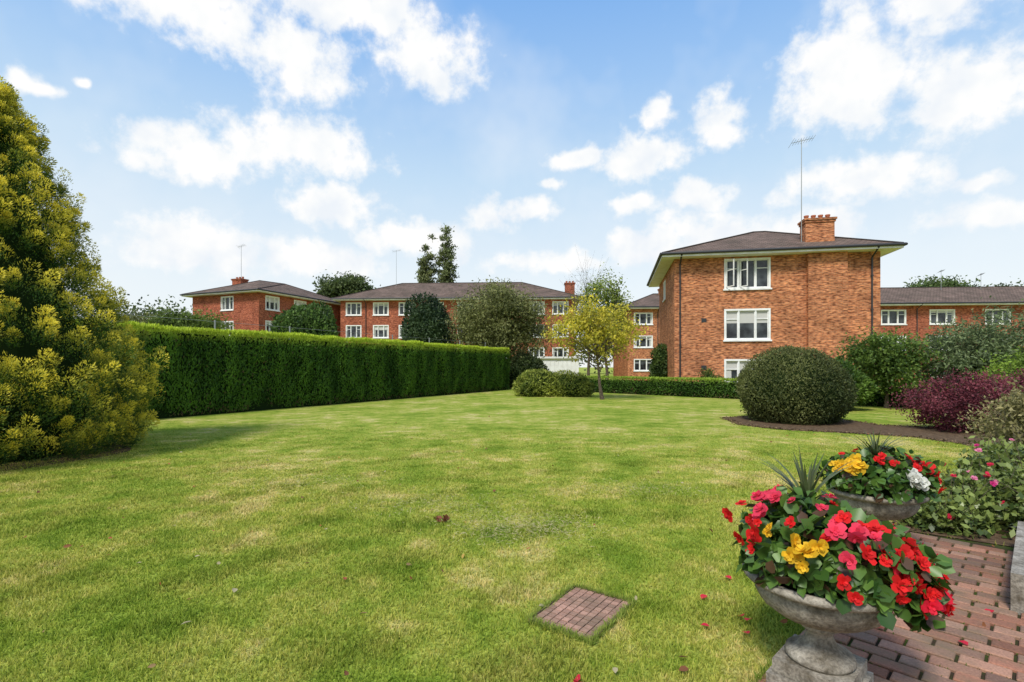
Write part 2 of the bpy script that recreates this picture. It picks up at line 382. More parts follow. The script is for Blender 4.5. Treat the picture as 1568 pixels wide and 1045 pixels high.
P=np.c_[q,np.full(nn,.0)]; A=R.normal(size=(nn,3))*.5;A[:,2]+=1; A[:,:2]+=Nn*.3
leaves('edge_grass',P,R.normal(size=(nn,3)),A,.03+.03*R.rand(nn),.005*np.ones(nn),mixc((.12,.2,.02),(.30,.38,.06),R.rand(nn)),LEAF,lawn)

# manhole cover
root=empty('inset_manhole_cover',(.427,3.11,0),math.atan2(.45,.324))
METAL,_,_=mat('rusted_frame',(.17,.115,.08),.8,.3,.1)
mb=MB()
hx,hy=.28,.205
mb.box(-hx,hx,-hy,hy,0,.008)
for a,b,c,d_ in ((-hx,hx,-hy,-hy+.008),(-hx,hx,hy-.008,hy),(-hx,-hx+.008,-hy+.009,hy-.009),(hx-.008,hx,-hy+.009,hy-.009)): mb.box(a,b,c,d_,.009,.024)
mb.obj('frame',[METAL],root)
mb=MB(); nx,ny=12,8
for i in range(nx):
    for j in range(ny):
        x0=-hx+.012+i*(2*hx-.024)/nx; x1=x0+(2*hx-.024)/nx-.006; y0=-hy+.012+j*(2*hy-.024)/ny; y1=y0+(2*hy-.024)/ny-.006
        z=.022+.003*R.rand(); col=tuple(np.array([.42,.24,.17])*(.7+.5*R.rand()))
        mb.box(x0,x1,y0,y1,.009,z,0,None,col)
mb.obj('brick_insets',[PAV],root)
nn=4200; u=R.rand(nn)*4; sd=u.astype(int); f=(u%1)*2-1
lx=np.where(sd==0,f*hx,np.where(sd==1,f*hx,np.where(sd==2,hx,-hx))); ly=np.where(sd==0,hy,np.where(sd==1,-hy,f*hy))
wob=.02*sn(np.c_[lx*0,lx,ly],30,5)
lx=lx*(1+.04*R.rand(nn)-wob); ly=ly*(1+.05*R.rand(nn)-wob*2); P=np.c_[lx,ly,np.zeros(nn)]
A=R.normal(size=(nn,3))*.6; A[:,2]+=1; A[:,0]-=lx*1.2; A[:,1]-=ly*1.5
leaves('grass_fringe',P,R.normal(size=(nn,3)),A,.025+.04*R.rand(nn),.005*np.ones(nn),mixc((.16,.25,.03),(.38,.43,.09),R.rand(nn)),LEAF,root)

# ---------------------------------------------------------------- stone
STONE,nt,p=mat('weathered_stone',(.3,.28,.25),.9,.15)
tc=nt.new('ShaderNodeTexCoord'); a=nt.noise(7,tc.outputs['Object'],6,.65); b=nt.noise(70,tc.outputs['Object'],3,.6)
c_=nt.ramp(a.outputs[0],[(.32,(.12,.10,.07)),(.5,(.29,.26,.21)),(.68,(.44,.40,.33))])
c_=nt.mix(1,c_,nt.ramp(b.outputs[0],[(.35,(.65,.65,.65)),(.6,(1.1,1.1,1.1))]),'MULTIPLY')
nt.link(c_,p.inputs['Base Color']); nt.link(nt.bump(b.outputs[0],.8,.006),p.inputs['Normal'])
root=empty('stone_trough',(0,0,0)); mb=MB()
def FT(s,n,z): return (*PW(s,n),z)
mb.box(1.70,3.2,.80,.87,0,.25,0,FT); mb.box(1.70,3.2,1.25,1.32,0,.25,0,FT); mb.box(1.70,1.77,.872,1.248,0,.248,0,FT); mb.box(3.13,3.2,.872,1.248,0,.248,0,FT)
o=mb.obj('trough_body',[STONE],root)
mb=MB(); mb.box(1.77,3.13,.87,1.25,.0,.21,0,FT); mb.obj('trough_soil',[SOIL],root)

# ---------------------------------------------------------------- urn planters
def lathe(mb,prof,seg=72,lobe=None):
    ring=[]
    for r,z in prof:
        l=[]
        for j in range(seg):
            a=2*pi*j/seg; rr=r
            if lobe and lobe[0]<z<lobe[1]: rr=r*(1+.03*abs(cos(12*a))-.015)
            l.append((rr*cos(a),rr*sin(a),z))
        ring.append(l)
    i0=len(mb.v)
    for l in ring: mb.v+=l
    for i in range(len(ring)-1):
        for j in range(seg):
            k=(j+1)%seg; mb.f.append((i0+i*seg+j,i0+i*seg+k,i0+(i+1)*seg+k,i0+(i+1)*seg+j)); mb.m.append(0); mb.uv+=[(0,0)]*4; mb.c+=[(1,1,1)]*4
def flower_mesh(name,P,D,rad,C,parent,seed):
    R=np.random.RandomState(seed); VV=[];CV=[]
    for p_,d_,r_,c_ in zip(P,D,rad,C):
        d_=Vector(d_).normalized(); a=d_.orthogonal().normalized(); b=d_.cross(a); ph=R.rand()*6.28; sz=R.rand()
        for ring,(np_,rr,tilt,lift) in enumerate(((5,1.,.18,0),(4,.62,.5,.15),(3,.35,.9,.25))):
            for k in range(np_):
                th=ph+ring*.6+2*pi*k/np_+R.normal()*.2
                u=a*cos(th)+b*sin(th); v=d_.cross(u)
                L=r_*rr*(.75+.45*R.rand()); W=L*(.9+.3*R.rand()); o=Vector(p_)+d_*lift*r_
                up=d_*((tilt+.25*sz)*L)
                pts=[o,o+u*L*.45-v*W*.42+up*.5,o+u*L*.9-v*W*.36+up*(.9+R.normal()*.25),o+u*L*1.02+up*.75,o+u*L*.9+v*W*.36+up*(.9+R.normal()*.25),o+u*L*.45+v*W*.42+up*.5]
                VV.append([tuple(q) for q in pts]); sh=.7+.45*R.rand(); CV.append(np.array(c_)*sh)
    return raw_mesh(name,np.array(VV),np.array(CV),PETAL,parent)
def planter(name,x,y,rot,rad,zc,flowers,seed,nleaf,spikes=26,spl=.36,off=(0,0),hang=(1,-.3),shear=0,spo=(-.04,.05),sph=.6):
    R=np.random.RandomState(seed); root=empty(name,(x,y,.02))
    mb=MB()
    mb.box(-.175,.175,-.175,.175,0,.06); mb.box(-.155,.155,-.155,.155,.062,.125)
    o=mb.obj('plinth',[STONE],root); o.rotation_euler=(0,0,rot)
    bv=o.modifiers.new('b','BEVEL'); bv.width=.012; bv.segments=2
    mb=MB(); lathe(mb,[(.0,.126),(.135,.126),(.145,.14),(.14,.16),(.11,.175),(.10,.18),(.07,.205),(.054,.24),(.057,.265),(.082,.277),(.082,.29),(.067,.30),(.12,.315),(.19,.34),(.245,.38),(.272,.43),(.275,.455),(.262,.468),(.285,.478),(.318,.487),(.33,.50),(.328,.518),(.31,.525),(.285,.52),(.27,.49),(.0,.485)],lobe=(.31,.44))
    mb.obj('urn',[STONE],root,smooth=True)
    m=nleaf; d=nrm(R.normal(size=(m*3,3))); hv=d[:,0]*hang[0]+d[:,1]*hang[1]; d=d[d[:,2]>-.30-.2*np.clip(hv,0,1)][:m]; m=len(d)
    k=(1+.18*sn(d,3,seed)+.08*sn(d,8,seed+1))*(1-R.exponential(.14,m)); ctr=np.array([off[0],off[1],zc])
    P=ctr+d*k[:,None]*np.array(rad); up_=np.clip((P[:,2]-.5)/.25,0,1)
    P[:,2]-=shear*(P[:,0]-off[0])*np.where(P[:,0]<off[0],up_,1)
    rr=np.hypot(P[:,0],P[:,1]); ins=rr<.33; P[ins,2]=np.maximum(P[ins,2],.515+.03*R.rand(ins.sum()))
    N=d*1.0+.45*R.normal(size=(m,3)); N[:,2]+=.35; A=d*.5+.7*R.normal(size=(m,3)); A[:,2]-=.15
    C=mixc((.03,.08,.014),(.13,.24,.04),.45+.3*R.normal(size=m)); br=R.rand(m)<.1; C[br]=np.array([.10,.055,.03])
    sz=.6+.6*R.rand(m)
    leaves('leaves',P,N,A,.065*sz,.055*sz,C,LEAFG,root,fold=True)
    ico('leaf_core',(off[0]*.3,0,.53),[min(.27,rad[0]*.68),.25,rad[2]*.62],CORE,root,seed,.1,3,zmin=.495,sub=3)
    FPs,FD,FR,FC=[],[],[],[]
    for (azd,eld,colr,cnt,spread,fr) in flowers:
        for _ in range(cnt):
            a=radians(azd)+R.normal()*spread; e=radians(eld)+R.normal()*spread*.7; e=max(-.1,e)
            dd=np.array([cos(e)*cos(a),cos(e)*sin(a),sin(e)])
            q=ctr+dd*np.array(rad)*(1.05+.16*R.rand()); q[2]-=shear*(q[0]-off[0])*(1 if q[0]>off[0] else min(1,max(0,(q[2]-.5)/.25)))
            FPs.append(q); FD.append(dd+.5*R.normal(size=3)+[0,-.3,.2]); FR.append(fr*(.6+.6*R.rand())); FC.append(colr)
    flower_mesh('flowers',FPs,FD,FR,FC,root,seed)
    mb=MB()
    for i in range(spikes):
        a=R.rand()*6.28; lean=.12+1.0*R.rand(); L=spl*(.7+.5*R.rand()); w_=.008
        u=np.array([cos(a),sin(a),0]); v=np.array([-sin(a),cos(a),0]); pts=[]
        for k in range(6):
            f=k/5; pts.append(ctr+np.array([spo[0],spo[1],rad[2]*sph])+u*(lean*L*f**1.5)*1.0+np.array([0,0,1])*L*(f-.38*lean*f**2.2))
        g_=.5+.5*R.rand(); ww=[.5,.95,1,.8,.5,.05]
        for k in range(5):
            mb.quad([pts[k]-v*w_*ww[k],pts[k]+v*w_*ww[k],pts[k+1]+v*w_*ww[k+1],pts[k+1]-v*w_*ww[k+1]],None,0,(.11*g_,.14*g_,.05*g_))
    mb.obj('cordyline_spikes',[LEAFG],root)
RED=(.78,.022,.022); CRIM=(.80,.02,.05); PINK=(.86,.06,.12); YEL=(.88,.55,.03); WH=(.8,.8,.72)
planter('stone_urn_planter',1.43,2.38,radians(44),(.365,.35,.24),.60,
 [(-75,30,RED,14,.45,.038),(-40,22,CRIM,16,.35,.046),(-20,5,RED,12,.3,.046),(-45,-5,RED,9,.3,.038),(-133,14,YEL,7,.12,.040),(-158,22,YEL,2,.1,.03),(-110,50,PINK,8,.35,.038),(-165,45,PINK,9,.3,.04),(-175,15,RED,9,.35,.032),(0,30,CRIM,10,.5,.038),(90,40,PINK,8,.8,.036),(-60,40,RED,10,.3,.038),(-85,8,RED,8,.3,.034)],5,1900,spikes=34,spl=.29,off=(.03,-.01),shear=.27,spo=(-.06,.06),sph=.8)
planter('stone_urn_planter',2.84,4.0,radians(44),(.34,.32,.21),.60,
 [(-155,34,YEL,14,.2,.05),(-88,20,WH,9,.13,.048),(-30,15,RED,20,.35,.042),(-110,45,RED,6,.2,.035),(90,30,RED,8,.6,.036),(-60,32,RED,5,.2,.035)],8,1300,spikes=30,spl=.29,spo=(0,0))

# ---------------------------------------------------------------- golden conifer
def golden_conifer(name,x,y,H,Rb):
    R=np.random.RandomState(21); root=empty(name,(x,y,0))
    xs=[0,.06,.2,.36,.5,.66,.82,.92,1]; ys=[.84,.95,1,.88,.72,.52,.32,.17,.05]
    nc=1500; z=.15+(H-.3)*R.rand(nc)**1.3
    f=z/H; prof=np.interp(f,xs,ys)*Rb
    a=R.rand(nc)*2*pi; di=np.stack([np.cos(a),np.sin(a),0*a],1)
    Q=di*prof[:,None]; Q[:,2]=z
    pr=prof*(1+.07*sn(Q,1.3,4)+.07*sn(Q,3.5,6))*(1.0-.22*R.rand(nc)**1.4)+.16*R.rand(nc)**3
    Cc=di*pr[:,None]; Cc[:,2]=z
    cr=(.12+.16*R.rand(nc)**1.3)*(.85+.25*(1-f))
    per=260; idx=np.repeat(np.arange(nc),per); m=len(idx)
    ax=nrm(di*.6+np.array([0,0,.9])+R.normal(size=(nc,3))*.22)
    h=R.rand(m)**.75; rr=R.rand(m)**.3*np.sin(np.clip(h,0.05,1)**.8*pi*.84+.2); th=R.rand(m)*6.28
    e1=nrm(np.cross(ax,R.normal(size=(nc,3)))); e2=np.cross(ax,e1)
    rad_=(e1[idx]*np.cos(th)[:,None]+e2[idx]*np.sin(th)[:,None])
    lob=1+.30*np.sin(th*4+idx*1.7)*np.sin(h*6+idx)
    P=Cc[idx]+ax[idx]*((h-.45)*2.6*cr[idx])[:,None]+rad_*(rr*cr[idx]*.82*lob)[:,None]
    P[:,2]=np.maximum(P[:,2],.05)
    A=ax[idx]*.9+rad_*.6+R.normal(size=(m,3))*.3; N=rad_+ax[idx]*.35*h[:,None]+R.normal(size=(m,3))*.3
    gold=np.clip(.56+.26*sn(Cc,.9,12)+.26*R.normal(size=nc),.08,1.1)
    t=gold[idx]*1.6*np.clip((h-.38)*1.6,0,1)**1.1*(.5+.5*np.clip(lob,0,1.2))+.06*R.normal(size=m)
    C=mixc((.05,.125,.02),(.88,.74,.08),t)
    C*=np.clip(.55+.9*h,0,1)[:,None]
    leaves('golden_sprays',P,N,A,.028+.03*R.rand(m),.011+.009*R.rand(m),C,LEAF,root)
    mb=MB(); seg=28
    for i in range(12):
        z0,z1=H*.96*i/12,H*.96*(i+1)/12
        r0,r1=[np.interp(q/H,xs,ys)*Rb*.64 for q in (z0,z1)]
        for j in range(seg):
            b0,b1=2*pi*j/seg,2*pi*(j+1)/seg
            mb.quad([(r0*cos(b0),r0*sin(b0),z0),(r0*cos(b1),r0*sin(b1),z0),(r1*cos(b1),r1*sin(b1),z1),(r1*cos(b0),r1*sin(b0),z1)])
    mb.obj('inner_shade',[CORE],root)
    mb=MB(); tube(mb,[(0,0,0),(0,0,H*.5),(0,0,H*.97)],[.18,.1,.02],8); mb.obj('trunk',[BARK],root)
golden_conifer('golden_cypress_tree',-8.85,8.5,6.25,2.2)

# ---------------------------------------------------------------- hedges
def hedge(name,p0,p1,w_,h,n_m2,L,W,cd,ctop,seed,rough=.06,round_=.12,up=1.0,cl=None,band=.3):
    R=np.random.RandomState(seed); p0=np.array(p0,float);p1=np.array(p1,float); Ln=np.linalg.norm(p1-p0); t=(p1-p0)/Ln; nn=np.array([t[1],-t[0]])
    root=empty(name,(p0[0],p0[1],0)); cl=cl or cd
    PP=[];NN=[];CC=[]
    def face(n,mode):
        s=R.rand(n)*Ln
        if mode=='front': o=np.zeros(n);z=R.rand(n)*h; N=np.r_[nn,0]
        if mode=='back': o=-w_*np.ones(n);z=R.rand(n)*h; N=np.r_[-nn,0]
        if mode=='top': o=-R.rand(n)*w_; z=h*np.ones(n); N=np.array([0,0,1.])
        if mode=='e0': s=np.zeros(n);o=-R.rand(n)*w_;z=R.rand(n)*h;N=np.r_[-t,0]
        if mode=='e1': s=np.ones(n)*Ln;o=-R.rand(n)*w_;z=R.rand(n)*h;N=np.r_[t,0]
        P=np.c_[t[0]*s+nn[0]*o,t[1]*s+nn[1]*o,z]
        big=sn(P,1.2,seed); sm=sn(P*np.array([1,1,.5]),5,seed+1)
        bulge=rough*big+rough*.8*sm-R.exponential(.03,n)
        if mode=='top': bulge=bulge*.6
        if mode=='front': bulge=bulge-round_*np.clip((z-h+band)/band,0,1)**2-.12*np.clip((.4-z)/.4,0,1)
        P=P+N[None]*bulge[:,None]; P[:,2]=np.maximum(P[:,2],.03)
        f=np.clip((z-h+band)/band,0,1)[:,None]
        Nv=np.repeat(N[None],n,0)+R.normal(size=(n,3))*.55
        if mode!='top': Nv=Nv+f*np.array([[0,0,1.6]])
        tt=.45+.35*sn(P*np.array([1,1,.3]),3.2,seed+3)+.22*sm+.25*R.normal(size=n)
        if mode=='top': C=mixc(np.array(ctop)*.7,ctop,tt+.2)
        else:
            C=mixc(cd,cl,tt); C=C*(1-f)+np.array(ctop)[None]*.95*f  # upper band blends to the top colour: sunlit edge painted into leaves
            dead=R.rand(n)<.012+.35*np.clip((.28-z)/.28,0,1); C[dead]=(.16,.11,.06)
            kp=R.rand(n)>.8*np.clip((.22-z)/.22,0,1)*(sn(P,2.5,seed+9)>0)
            P=P[kp];Nv=Nv[kp];C=C[kp]
        PP.append(P); NN.append(Nv); CC.append(C)
    face(int(n_m2*Ln*h),'front'); face(int(n_m2*Ln*w_*1.1),'top'); face(int(n_m2*.35*Ln*h),'back'); face(int(n_m2*w_*h),'e0'); face(int(n_m2*w_*h),'e1')
    P=np.concatenate(PP);N=np.concatenate(NN);C=np.concatenate(CC);m=len(P)
    A=R.normal(size=(m,3))*.45+.35*nrm(N); A[:,2]+=up
    leaves('foliage',P,N,A,L*(.6+.8*R.rand(m)),W*(.6+.8*R.rand(m)),C,LEAF,root)
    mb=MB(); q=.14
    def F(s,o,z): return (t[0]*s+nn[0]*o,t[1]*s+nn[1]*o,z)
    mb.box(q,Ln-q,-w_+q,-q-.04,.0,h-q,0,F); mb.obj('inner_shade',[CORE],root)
    return root
hedge('clipped_conifer_hedge',(-17.3,.8),(-.15,33.4),1.5,2.64,820,.10,.035,(.030,.09,.013),(.52,.64,.05),31,cl=(.13,.27,.03),band=.42,round_=.28,rough=.075)  # lime top over dark green face: sun and shade put into leaf colour
def low_hedge(name,a,b,h,seed):
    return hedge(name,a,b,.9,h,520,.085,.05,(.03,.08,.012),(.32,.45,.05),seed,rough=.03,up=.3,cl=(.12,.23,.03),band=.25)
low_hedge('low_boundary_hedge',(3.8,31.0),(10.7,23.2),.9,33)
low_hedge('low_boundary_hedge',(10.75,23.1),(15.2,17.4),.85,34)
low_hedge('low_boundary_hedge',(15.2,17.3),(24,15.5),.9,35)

root=empty('chain_link_fence'); mb=MB()
a0=np.array([-19.2,1.6]); a1=np.array([-1.8,34.6]); nps=12
for i in range(nps+1):
    q=a0+(a1-a0)*i/nps; tube(mb,[(q[0],q[1],0),(q[0],q[1],3.15)],[.03,.03],8)
for z in (2.2,3.1): tube(mb,[(a0[0],a0[1],z),(a1[0],a1[1],z)],[.006,.006],5)
GREY,_,_=mat('galvanised_steel',(.3,.31,.3),.5,.5,.5)
mb.obj('posts_and_rails',[GREY],root)

# ---------------------------------------------------------------- shrubs and trees
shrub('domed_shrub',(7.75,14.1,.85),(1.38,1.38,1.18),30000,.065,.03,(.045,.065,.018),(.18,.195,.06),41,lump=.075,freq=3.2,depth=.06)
shrub('spreading_juniper_bush',(1.5,26.4,.45),(1.5,1.1,.85),7000,.12,.05,(.07,.11,.016),(.38,.42,.07),42,lump=.16,freq=3)
shrub('spreading_juniper_bush',(2.9,26.2,.35),(1.25,1.0,.75),6000,.12,.05,(.07,.11,.016),(.36,.40,.07),43,lump=.16,freq=3)
tree('purple_berberis_bush',(10.5,11.9,0),(10.5,11.9,.62),(1.15,1.1,.60),120,190,.28,.05,.035,(.06,.014,.02),(.28,.07,.085),44,trunk_r=.02,nlimb=60,up=.5,twig=2,fill=.4)
tree('purple_berberis_bush',(12.4,12.0,0),(12.4,12.0,.65),(1.15,1.1,.65),110,150,.28,.05,.035,(.06,.014,.02),(.26,.06,.08),45,trunk_r=.02,nlimb=60,up=.5,twig=2,fill=.4)
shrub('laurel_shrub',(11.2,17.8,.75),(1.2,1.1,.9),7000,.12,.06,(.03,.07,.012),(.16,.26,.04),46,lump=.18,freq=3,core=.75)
tree('small_acer_tree',(13.6,18.6,0),(13.6,18.6,1.65),(1.25,1.2,.95),60,190,.5,.12,.07,(.03,.07,.012),(.16,.24,.04),47,trunk_r=.07)
tree('buddleja_shrub',(16.8,18.4,0),(16.7,18.2,1.85),(2.1,1.8,1.5),120,170,.55,.15,.05,(.06,.09,.035),(.23,.29,.12),48,trunk_r=.09,twig=1,irr=.35)
tree('green_garden_bush',(14.6,14.6,0),(14.6,14.6,.95),(1.0,.9,.75),60,150,.38,.10,.05,(.05,.10,.012),(.25,.36,.045),49,trunk_r=.03,irr=.3)
tree('green_garden_bush',(17,15.6,0),(17,15.6,1.0),(1.5,1.2,.9),80,150,.4,.10,.05,(.05,.09,.015),(.21,.31,.055),50,trunk_r=.03,irr=.3)
tree('spiraea_bush',(8.35,7.9,0),(8.35,7.9,.62),(.95,.8,.6),70,120,.24,.055,.018,(.12,.10,.04),(.42,.35,.17),51,trunk_r=.025,nlimb=40,up=.6,twig=2)
tree('dry_hydrangea_bush',(6.75,6.5,0),(6.75,6.5,.68),(.6,.7,.58),55,120,.22,.06,.03,(.10,.10,.03),(.38,.33,.14),52,trunk_r=.02,nlimb=40,up=.4,twig=2)
def rosebed(name,c,r,seed,fl):
    rt=tree(name,(c[0],c[1],0),c,r,50,60,.17,.065,.042,(.055,.09,.02),(.25,.31,.07),seed,trunk_r=.015,nlimb=45,up=.1,material=LEAFG,twig=1)
    R=np.random.RandomState(seed); P=[];D=[];C=[]
    for i in range(fl):
        d=nrm(R.normal(size=(1,3)))[0]; d[2]=abs(d[2]); P.append(np.array([0,0,c[2]])+d*np.array(r)*1.25); D.append(d+[0,-.6,.2]); C.append([(.75,.05,.25),(.7,.03,.08),(.8,.25,.4)][R.randint(3)])
    flower_mesh(name+'_blooms',P,D,[.03]*fl,C,rt,seed)
rosebed('rose_bush',(4.5,4.95,.2),(.45,.3,.2),53,9)
rosebed('rose_bush',(4.05,4.72,.12),(.4,.16,.12),58,3)
rosebed('rose_bush',(4.95,4.9,.25),(.45,.4,.27),54,9)
rosebed('rose_bush',(5.5,5.6,.28),(.5,.45,.33),55,10)
rosebed('rose_bush',(6.0,6.1,.3),(.4,.35,.28),56,7)
rosebed('rose_bush',(4.75,4.35,.2),(.3,.25,.2),57,5)
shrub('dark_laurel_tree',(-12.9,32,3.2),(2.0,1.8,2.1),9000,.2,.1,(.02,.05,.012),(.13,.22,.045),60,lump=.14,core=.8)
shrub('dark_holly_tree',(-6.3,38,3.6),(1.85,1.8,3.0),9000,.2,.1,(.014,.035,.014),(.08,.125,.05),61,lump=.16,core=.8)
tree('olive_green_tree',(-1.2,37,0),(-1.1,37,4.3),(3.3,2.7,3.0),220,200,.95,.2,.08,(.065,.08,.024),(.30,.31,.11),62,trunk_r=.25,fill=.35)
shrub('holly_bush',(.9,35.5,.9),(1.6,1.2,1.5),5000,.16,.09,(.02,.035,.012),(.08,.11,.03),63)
tree('garden_birch_tree',(6.7,36,0),(6.6,36,5.3),(1.8,1.5,3.0),90,120,.7,.16,.09,(.07,.12,.02),(.32,.39,.08),64,trunk_r=.12)
tree('bare_twig_tree',(5.6,37.5,0),(5.5,37.5,6.4),(1.9,1.5,2.4),60,3,.8,.1,.06,(.1,.12,.03),(.2,.2,.06),65,trunk_r=.12,nlimb=60,twig=5)
tree('autumn_cherry_tree',(4.14,23.5,0),(3.7,23.5,3.2),(2.6,2.1,1.5),120,60,.5,.12,.08,(.22,.22,.02),(.76,.64,.07),66,trunk_r=.08,nlimb=60,twig=2,irr=.3)
shrub('ivy_shrub',(9.9,33.5,1.2),(.9,.8,1.7),4000,.15,.09,(.025,.05,.012),(.10,.15,.03),67,lump=.2)
tree('climbing_rose_bush',(10.5,27.3,0),(10.5,27.4,.8),(.7,.5,.6),25,90,.35,.09,.06,(.03,.06,.012),(.12,.18,.03),68,trunk_r=.03)
tree('garden_tree',(-31.5,50,0),(-31.5,50,5.0),(3.4,2.5,2.0),110,120,1.0,.3,.15,(.05,.08,.015),(.20,.28,.055),69,trunk_r=.2)
tree('garden_tree',(-39,54,0),(-39,54,4.6),(4.,2.5,2.6),110,120,1.2,.3,.15,(.05,.06,.02),(.22,.24,.07),70,trunk_r=.2)
tree('oak_tree',(-31,95,0),(-30.5,95,14.5),(5.0,4,4.0),150,120,1.6,.5,.3,(.03,.05,.016),(.13,.17,.055),71,trunk_r=.5)
tree('poplar_tree',(-14.2,85,0),(-14.2,85,13.8),(1.7,1.5,8.6),200,60,.6,.4,.2,(.08,.10,.04),(.27,.30,.12),72,trunk_r=.25,up=.8,nlimb=80,irr=.3)
tree('poplar_tree',(-10.9,85,0),(-10.9,85,14.6),(1.45,1.3,10.2),200,60,.6,.4,.2,(.07,.09,.035),(.25,.29,.11),73,trunk_r=.25,up=.8,nlimb=80,irr=.3)
tree('ash_tree',(75,90,0),(75,90,13),(6.0,4,4.0),150,120,1.8,.5,.3,(.04,.07,.02),(.15,.21,.06),74,trunk_r=.5)
tree('ash_tree',(90,92,0),(90,92,11.5),(7,4,4.0),150,120,1.8,.5,.3,(.03,.055,.02),(.12,.17,.055),75,trunk_r=.5)
R=np.random.RandomState(80); nC=420; cx=np.concatenate([R.uniform(-140,-30,150),R.uniform(-32,130,270)]); cy=R.uniform(98,118,nC)
top=np.where(cx<-36,11.5,np.where((cx>-26)&(cx<-14),16,10.5))+2*np.sin(cx*.31)+1.5*np.sin(cx*.83+1)
per=130; idx=np.repeat(np.arange(nC),per); cz=top*(.35+.62*R.rand(nC)); m=len(idx)
P=np.c_[cx,cy,cz][idx]+R.normal(size=(m,3))*[2.2,2.,1.4]; P[:,2]=np.clip(P[:,2],.2,None)
C=mixc((.03,.05,.02),(.12,.16,.06),.5+.25*R.normal(size=nC)[idx]+.2*R.normal(size=m))
leaves('distant_treeline',P,R.normal(size=(m,3)),R.normal(size=(m,3)),.7*np.ones(m),.45*np.ones(m),C,LEAF)

# ---------------------------------------------------------------- buildings
def brickmat(name,c1,c2,mortar,blot):
    m,nt,p=mat(name,rough=.9,spec=.1)
    uv=nt.new('ShaderNodeUVMap'); b=nt.new('ShaderNodeTexBrick'); nt.link(uv.outputs[0],b.inputs['Vector'])
    b.inputs['Scale'].default_value=1; b.inputs['Brick Width'].default_value=.225; b.inputs['Row Height'].default_value=.075
    b.inputs['Mortar Size'].default_value=.007; b.inputs['Mortar Smooth'].default_value=.2
    b.inputs['Color1'].default_value=(*c1,1); b.inputs['Color2'].default_value=(*c2,1); b.inputs['Mortar'].default_value=(*mortar,1); b.inputs['Bias'].default_value=-.1
    mp=nt.new('ShaderNodeMapping'); mp.inputs['Scale'].default_value=(4.4,13.3,1); nt.link(uv.outputs[0],mp.inputs[0])
    v=nt.noise(1,mp.outputs[0],1,.5); n1=nt.noise(.9,uv.outputs[0],4,.65); 
    mp2=nt.new('ShaderNodeMapping'); mp2.inputs['Scale'].default_value=(.8,4,1); nt.link(uv.outputs[0],mp2.inputs[0]); n2=nt.noise(1.2,mp2.outputs[0],4,.6)
    c=nt.mix(1,b.outputs[0],nt.ramp(v.outputs[0],[(.33,(.42,.38,.38)),(.5,(1,1,1)),(.68,(1.38,1.34,1.25))]),'MULTIPLY')
    c=nt.mix(1,c,nt.ramp(n1.outputs[0],[(.3,(1-blot,1-blot,1-blot)),(.55,(1,1,1)),(.75,(1.2,1.17,1.1))]),'MULTIPLY')
    c=nt.mix(1,c,nt.ramp(n2.outputs[0],[(.35,(.78,.72,.7)),(.6,(1.1,1.1,1.1))]),'MULTIPLY')
    nt.link(c,p.inputs['Base Color']); inv=nt.math('SUBTRACT',1,b.outputs['Fac']); nt.link(nt.bump(inv,.6,.008),p.inputs['Normal'])
    return m
BR1=brickmat('orange_brick',(.56,.225,.10),(.41,.145,.068),(.38,.26,.17),.35)
BR2=brickmat('red_brick',(.42,.125,.068),(.31,.082,.05),(.28,.17,.11),.3)
WHITE,nt,p=mat('white_paint',(.78,.78,.76),.5,.4)
tc=nt.new('ShaderNodeTexCoord'); a=nt.noise(2,tc.outputs['Object'],5); nt.link(nt.ramp(a.outputs[0],[(.3,(.68,.67,.64)),(.6,(.82,.82,.80))]),p.inputs['Base Color'])
GLASS,nt,p=mat('window_glass',(.03,.035,.04),.06,.5)
tc=nt.new('ShaderNodeTexCoord'); a=nt.noise(1.3,tc.outputs['Object'],3); nt.link(nt.ramp(a.outputs[0],[(.38,(.008,.01,.012)),(.65,(.07,.08,.085))]),p.inputs['Base Color'])
CURT,_,_=mat('curtain',(.5,.49,.46),.9,.1)
BLACK,_,_=mat('black_gutter',(.03,.03,.032),.5,.4)
ROOF,nt,p=mat('roof_tiles',rough=.9,spec=.1)
uv=nt.new('ShaderNodeUVMap'); b=nt.new('ShaderNodeTexBrick'); nt.link(uv.outputs[0],b.inputs['Vector'])
b.inputs['Scale'].default_value=1; b.inputs['Brick Width'].default_value=.3; b.inputs['Row Height'].default_value=.22; b.inputs['Mortar Size'].default_value=.014
b.inputs['Color1'].default_value=(.14,.10,.083,1); b.inputs['Color2'].default_value=(.20,.145,.12,1); b.inputs['Mortar'].default_value=(.05,.04,.035,1)
a=nt.noise(.7,uv.outputs[0],5,.65)
nt.link(nt.mix(1,b.outputs[0],nt.ramp(a.outputs[0],[(.3,(.65,.68,.62)),(.7,(1.25,1.2,1.15))]),'MULTIPLY'),p.inputs['Base Color'])
nt.link(nt.bump(nt.math('SUBTRACT',1,b.outputs['Fac']),.8,.02),p.inputs['Normal'])
TERRA,_,_=mat('terracotta',(.38,.13,.07),.8,.2)

